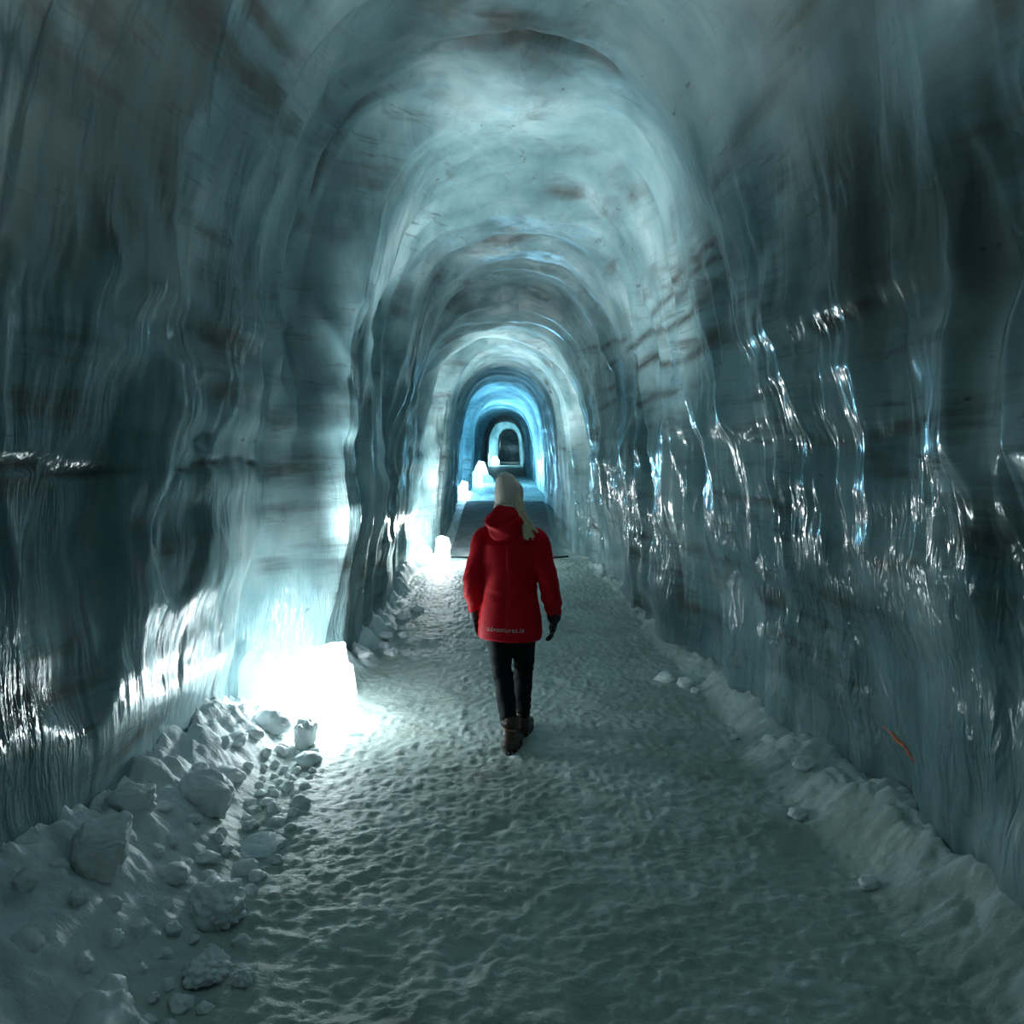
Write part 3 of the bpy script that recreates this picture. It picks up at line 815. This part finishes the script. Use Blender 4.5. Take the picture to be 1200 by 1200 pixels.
# boots: upper, sole, tan laces collar, spikes
for a_, nm in ((AN_L, 'l'), (AN_R, 'r')):
    x, y = a_[0], a_[1]
    bm = bmesh.new()
    limb(bm, [(x, y - .005, .180, .050, .054), (x, y - .002, .135, .045, .052), (x, y - .010, .085, .052, .060), (x, y - .012, .05, .055, .062)])
    limb(bm, [(x, y - .02, .055, .053, .036), (x, y + .05, .055, .052, .040), (x, y + .12, .047, .054, .030), (x, y + .18, .042, .046, .022)])
    loft(bm, [((x, y - .002, .175), .055, .061, None), ((x, y - .002, .192), .057, .063, None), ((x, y, .200), .048, .055, None)])
    ub = remeshed('boot', bm, .006, 3)
    push(ub, lambda p, n: .003*N3(p[:, 0]*40, p[:, 1]*40, p[:, 2]*60, 5))
    boot = link('boot', ub, M_BOOT, person)
    bm = bmesh.new()
    outl = []
    for k in range(36):
        t = 2*PI*k/36; c_, s_ = math.cos(t), math.sin(t)
        outl.append((x + c_*.056*(1 + .10*(s_ > 0)*abs(s_)), y + .065 + s_*.142))
    vs = [[bm.verts.new((u, v, z)) for u, v in outl] for z in (.0, .012, .022, .040)]
    for i, f in enumerate((.92, 1.0, .96, 1.02)):
        for v in vs[i]: v.co.x = x + (v.co.x - x)*f
    for r0, r1 in zip(vs, vs[1:]):
        for k in range(36): bm.faces.new((r0[k], r0[(k+1) % 36], r1[(k+1) % 36], r1[k]))
    bm.faces.new(vs[0][::-1]); bm.faces.new(vs[-1])
    sm = bpy.data.meshes.new('sole'); bm.to_mesh(sm); bm.free()
    tag(link('sole', sm, M_SOLE, boot), 'black rubber sole')
    bm = bmesh.new()
    for zz, rr in ((.152, .0515),):
        rows = []
        for dz in (-.005, .005):
            rows.append([bm.verts.new((x + (rr + .004)*math.cos(t), y - .006 + (rr + .012)*math.sin(t), zz + dz + .006*math.sin(2*t))) for t in np.linspace(PI*1.22, PI*1.78, 16)])
        inner = [[bm.verts.new(v.co + Vector(((x - v.co.x)*.12, (y - v.co.y)*.12, 0))) for v in r] for r in rows]
        for k in range(15):
            bm.faces.new((rows[0][k], rows[0][k+1], rows[1][k+1], rows[1][k]))
            bm.faces.new((inner[0][k], inner[1][k], inner[1][k+1], inner[0][k+1]))
            bm.faces.new((rows[1][k], rows[1][k+1], inner[1][k+1], inner[1][k]))
            bm.faces.new((rows[0][k], inner[0][k], inner[0][k+1], rows[0][k+1]))
    bmesh.ops.recalc_face_normals(bm, faces=bm.faces)
    cm = bpy.data.meshes.new('heel_trim'); bm.to_mesh(cm); bm.free()
    tag(link('heel_trim', cm, M_TAN, boot), 'tan band round the heel')
    for k, t in enumerate((-1.95, -1.57, -1.19, -2.5, -.64)):
        bm = bmesh.new()
        bmesh.ops.create_cone(bm, segments=10, radius1=.002, radius2=.0065, depth=.022, cap_ends=True)
        for v in bm.verts: v.co += Vector((x + .055*math.cos(t), y + .065 + .138*math.sin(t), .010))
        km = bpy.data.meshes.new('spike'); bm.to_mesh(km); bm.free()
        link('spike', km, M_STEEL, boot)

# jacket
bm = bmesh.new()
loft(bm, [((-.003, .0, .690), .192, .130, None), ((-.003, .0, .72), .197, .134, None), ((-.002, 0, .79), .193, .135, None), ((0, 0, .88), .178, .128, None), ((0, 0, .98), .160, .118, None),
          ((0, 0, 1.08), .166, .122, None), ((0, 0, 1.18), .178, .126, None), ((0, 0, 1.26), .180, .122, None), ((0, 0, 1.31), .155, .108, None), ((0, 0, 1.35), .115, .095, None), ((0, 0, 1.39), .085, .08, None), ((-.005, .005, 1.455), .075, .075, None)], 40)
for s_, e_, w_, f in ((SH_L, EL_L, WR_L, 1), (SH_R, EL_R, WR_R, 1.04)):
    s, e, w = Vector(s_), Vector(e_), Vector(w_)
    limb(bm, [(s.x*.5, 0, 1.312, .058), (*s, .070*f, .078*f), (*(s*.5 + e*.5), .064*f, .068*f), (*e, .060*f, .062*f), (*(e*.5 + w*.5), .056*f, .058*f), (*(w + Vector((0, -.004, .035))), .045*f, .048*f)], 24)
jm = remeshed('jacket', bm, .007, 6)
def jack_wr(p, n):
    x, y, z = p.T
    arm = sstep(.165, .20, np.abs(x))*sstep(1.32, 1.2, z)
    wr = N3(x*9, y*9, z*34 + np.abs(x)*26, 3)
    a = .007*arm*wr*(.5 + .5*np.exp(-((z - 1.02)/.14)**2) + .4*np.exp(-((z - .86)/.06)**2))
    # drape of the back: soft diagonal folds from the shoulder to the waist
    t = (1 - arm)
    b = .006*t*N3(x*9 + z*5*np.sign(x), y*3, z*5, 6)*sstep(1.36, 1.2, z)
    b += .005*t*N3(x*16, y*6, z*26, 7)*np.exp(-((z - .97)/.08)**2)
    seam = -.002*np.exp(-((x)/.006)**2)*sstep(1.3, 1.25, z)*(y < -.02)*t
    hemf = .004*np.exp(-((z - .70)/.012)**2)*t
    return a + b + seam + hemf
push(jm, jack_wr)
jacket = link('jacket', jm, M_RED, person)
# hood lying on the shoulders
bm = bmesh.new()
rings = []
for k in range(28):
    t = 2*PI*k/28; bk = max(0, -math.sin(t))
    rings.append(((-.014 + .092*math.cos(t), .0 + .072*math.sin(t) - .012*bk, 1.393 + .012*bk), .040 + .020*bk, .044 + .022*bk))
seg = 16; rows = []
for (c, rr, rz_), k in zip(rings, range(28)):
    t = 2*PI*k/28; out = Vector((math.cos(t), math.sin(t), 0))
    rows.append([bm.verts.new(Vector(c) + out*rr*math.cos(2*PI*j/seg) + Vector((0, 0, rz_*math.sin(2*PI*j/seg)))) for j in range(seg)])
for k in range(28):
    r0, r1 = rows[k], rows[(k+1) % 28]
    for j in range(seg): bm.faces.new((r0[j], r1[j], r1[(j+1) % seg], r0[(j+1) % seg]))
limb(bm, [(-.014, -.095, 1.428, .092, .034), (-.014, -.108, 1.40, .116, .036), (-.012, -.106, 1.372, .108, .030)], 24)
hm = remeshed('hood', bm, .007, 6)
def hood_wr(p, n):
    x, y, z = p.T
    return .008*N3(x*10, y*10, z*26 + x*12, 8) - .010*np.exp(-((z - 1.40 - .25*(x + .05)**2*8 - .1*x)/.012)**2)*(y < -.05)*sstep(.11, .06, np.abs(x + .02))
push(hm, hood_wr)
link('hood', hm, M_RED, jacket)
# black cuffs
for w_, f in ((WR_L, 1), (WR_R, 1.04)):
    w = Vector(w_); bm = bmesh.new()
    limb(bm, [(*(w + Vector((0, -.008, .045))), .044*f, .047*f), (*(w + Vector((0, -.003, .02))), .043*f, .045*f), (*(w + Vector((0, .0, -.002))), .040*f, .042*f)], 20)
    tag(link('cuff', remeshed('cuff', bm, .006, 3), M_CUFF, jacket), 'black cuff')
# lettering on the hem, laid on the jacket's back
cu = bpy.data.curves.new('lettering', 'FONT'); cu.body = 'adventures.is'; cu.space_character = 1.12; cu.size = .055; cu.extrude = 0; cu.align_x = 'CENTER'
cu.resolution_u = 3
to = bpy.data.objects.new('tmp', cu); C.objects.link(to)
tme = bpy.data.meshes.new_from_object(to.evaluated_get(bpy.context.evaluated_depsgraph_get()))
bpy.data.objects.remove(to)
bm = bmesh.new(); bm.from_mesh(tme); bpy.data.meshes.remove(tme)
bmesh.ops.triangulate(bm, faces=bm.faces)
bmesh.ops.subdivide_edges(bm, edges=[e for e in bm.edges if e.calc_length() > .006], cuts=1)
xs = [v.co.x for v in bm.verts]; wtx = max(xs) - min(xs); k = .222/wtx
bv = BVHTree.FromPolygons([tuple(c) for c in coords(jm)], [tuple(p.vertices) for p in jm.polygons])
x0_ = (max(xs) + min(xs))/2
for v in bm.verts:
    X_, Z_ = (v.co.x - x0_)*k - .006, v.co.y*k*1.12 + .754
    hit = bv.ray_cast(Vector((X_, -1, Z_)), Vector((0, 1, 0)))
    yy = hit[0].y if hit[0] else -.13
    v.co = Vector((X_, yy - .0035, Z_))
r = bmesh.ops.extrude_face_region(bm, geom=list(bm.faces))
for e in r['geom']:
    if isinstance(e, bmesh.types.BMVert): e.co.y += .002
bmesh.ops.recalc_face_normals(bm, faces=bm.faces)
lm = bpy.data.meshes.new('lettering'); bm.to_mesh(lm); bm.free()
M_LET = plain('pale_print', (.72, .66, .66), .5, .05, 40)
tag(link('lettering', lm, M_LET, jacket), 'pale printed lettering adventures.is')

# gloves
def glove_mat():
    m, nt, out = mat('patterned_knit')
    tc = nd(nt, 'ShaderNodeTexCoord').outputs['Object']
    v = nt.nodes.new('ShaderNodeTexVoronoi'); v.inputs['Scale'].default_value = 70
    nt.links.new(tc, v.inputs['Vector'])
    c = ramp(nt, v.outputs['Distance'], [(.25, (.22, .24, .24)), (.45, (.02, .022, .024))])
    b = nd(nt, 'ShaderNodeBsdfPrincipled', Roughness=.85)
    nt.links.new(c, b.inputs['Base Color']); nt.links.new(bump(nt, v.outputs['Distance'], .4, .003), b.inputs['Normal'])
    nt.links.new(b.outputs[0], out.inputs['Surface']); return m
M_GLOVE = glove_mat()
for w_, sg_ in ((WR_L, -1), (WR_R, 1)):
    bm = bmesh.new(); hand(bm, w_, sg_, 1.28)
    tag(link('glove', remeshed('glove', bm, .0035, 2), M_GLOVE, person), 'dark glove with pale flecks')

# hair: long, falling to the right over the hood
bm = bmesh.new()
hs = np.random.RandomState(9)
limb(bm, [(-.012, .012, 1.545, .070, .076), (-.008, .008, 1.50, .066, .070), (0, -.0, 1.45, .055, .055)], 24)
limb(bm, [(.045, -.015, 1.52, .032, .05), (.068, -.042, 1.46, .036, .042), (.088, -.06, 1.41, .036, .04), (.108, -.075, 1.36, .028, .03), (.116, -.080, 1.315, .016, .018)], 20)
for k in range(26):
    f = hs.rand(); o_ = hs.normal(size=3)*.007
    limb(bm, [(.060 + o_[0], -.03 + o_[1] - .02*f, 1.49, .010), (.070 + o_[0], -.068 + o_[1] - .02*f, 1.44 + o_[2], .009), (.104 + o_[0]*1.5, -.080 + o_[1], 1.385 + o_[2], .010), (.126 + o_[0]*2.2, -.084 + o_[1]*1.2, 1.325 + o_[2]*2, .008)], 8)
hr = remeshed('hair', bm, .0045, 2)
push(hr, lambda p, n: .004*N3((p[:, 0] + .6*p[:, 2])*70, p[:, 1]*70, p[:, 2]*6, 9))
link('hair', hr, M_HAIR, person)

# knitted beanie: crown, folded brim
def knit_mat():
    m, nt, out = mat('cream_knit')
    tc = nd(nt, 'ShaderNodeTexCoord').outputs['Object']
    w = nt.nodes.new('ShaderNodeTexWave'); w.inputs['Scale'].default_value = 26; w.inputs['Distortion'].default_value = .6
    nt.links.new(mapping(nt, tc, (1, 1, .1)), w.inputs['Vector'])
    n0 = noise(nt, tc, 160, 2, .5)
    c = mixc(nt, math_(nt, 'MULTIPLY', w.outputs['Fac'], .5), (.88, .76, .67), (.70, .59, .51))
    b = nd(nt, 'ShaderNodeBsdfPrincipled', Roughness=.9)
    nt.links.new(c, b.inputs['Base Color'])
    nn = bump(nt, w.outputs['Fac'], .5, .004); nn = bump(nt, n0, .4, .002, nn)
    nt.links.new(nn, b.inputs['Normal']); nt.links.new(b.outputs[0], out.inputs['Surface']); return m
M_KNIT = knit_mat()
bm = bmesh.new()
cx = -.014
loft(bm, [((cx + .002, .028, 1.495), .084, .098, None), ((cx + .002, .026, 1.55), .087, .102, None), ((cx, .022, 1.60), .083, .098, None), ((cx - .006, .016, 1.635), .068, .082, None), ((cx - .014, .008, 1.662), .054, .064, None), ((cx - .018, .004, 1.681), .038, .044, None), ((cx - .02, .002, 1.690), .020, .022, None)], 40)
bn = remeshed('beanie', bm, .005, 4)
push(bn, lambda p, n: .006*N3(p[:, 0]*18, p[:, 1]*18, p[:, 2]*22, 10) + .005*N3(p[:, 0]*30, p[:, 1]*30, p[:, 2]*10, 12)*sstep(1.6, 1.66, p[:, 2]))
beanie = link('beanie', bn, M_KNIT, person)
bm = bmesh.new(); seg = 48; rows = []
prof = [(-.004, .0), (.006, -.006), (.010, .006), (.011, .03), (.009, .050), (.003, .056), (-.004, .05)]
for dr, dz in prof:
    rows.append([bm.verts.new((cx + .003 + (.083 + dr)*math.cos(2*PI*k/seg), .028 + (.096 + dr)*math.sin(2*PI*k/seg), 1.452 + dz + .006*math.sin(2*PI*k/seg))) for k in range(seg)])
rows.append(rows[0])
for r0, r1 in zip(rows, rows[1:]):
    for k in range(seg): bm.faces.new((r0[k], r0[(k+1) % seg], r1[(k+1) % seg], r1[k]))
bmesh.ops.recalc_face_normals(bm, faces=bm.faces)
bmme = bpy.data.meshes.new('brim'); bm.to_mesh(bmme); bm.free(); smooth(bmme)
link('brim', bmme, M_KNIT, beanie)

# ------------------------------------------------------------------ orange strip frozen onto the right wall
bpy.context.view_layer.update()
wr = bpy.data.objects['wall_right']
bvw = BVHTree.FromPolygons([tuple(c) for c in coords(wr.data)], [tuple(p.vertices) for p in wr.data.polygons])
cam_loc = Vector((0, 0, 1.8)); pitch = -math.atan((600 - 528)/900)
cam_rot = Euler((PI/2 + pitch, 0, 0))
def ray(u, v):
    d_ = Vector(((u - 598)/900, (600 - v)/900, -1)); d_.rotate(cam_rot); return d_.normalized()
pts = []
for (u, v) in ((1036, 852), (1046, 860), (1052, 868), (1060, 874), (1066, 884), (1071, 892)):
    h = bvw.ray_cast(cam_loc, ray(u, v))
    if h[0]: pts.append(h[0] - ray(u, v)*.01)
M_OR = plain('orange_plastic', (.55, .13, .05), .5, .3, 40)
if len(pts) > 2:
    c = pts[0].copy()
    o = link('orange_strap', tube_mesh('orange_strap', [q - c for q in pts], [.006, .008, .012, .009, .007, .005][:len(pts)], 8), M_OR)
    o.location = c
    tag(o, 'short orange strap end frozen to the foot of the right ice wall', 'strap')

# ------------------------------------------------------------------ camera, world, view
cd = bpy.data.cameras.new('camera'); cam = bpy.data.objects.new('camera', cd); C.objects.link(cam)
cd.sensor_width = 36; cd.lens = 27; cd.clip_end = 300; cd.clip_start = .05
cam.location = cam_loc; cam.rotation_euler = cam_rot; cd.shift_x = 2/1200
scene.camera = cam
w = bpy.data.worlds.new('world'); scene.world = w; w.use_nodes = True
bg = w.node_tree.nodes['Background']; bg.inputs[0].default_value = (.55, .85, .9, 1); bg.inputs[1].default_value = .1
scene.view_settings.view_transform = 'Standard'; scene.view_settings.look = 'None'
scene.view_settings.exposure = 0; scene.view_settings.gamma = 1; scene.view_settings.use_curve_mapping = False
scene.cycles.max_bounces = 6; scene.cycles.diffuse_bounces = 3; scene.cycles.glossy_bounces = 2
scene.cycles.use_adaptive_sampling = True; scene.cycles.adaptive_threshold = .03
scene.cycles.sample_clamp_indirect = 6
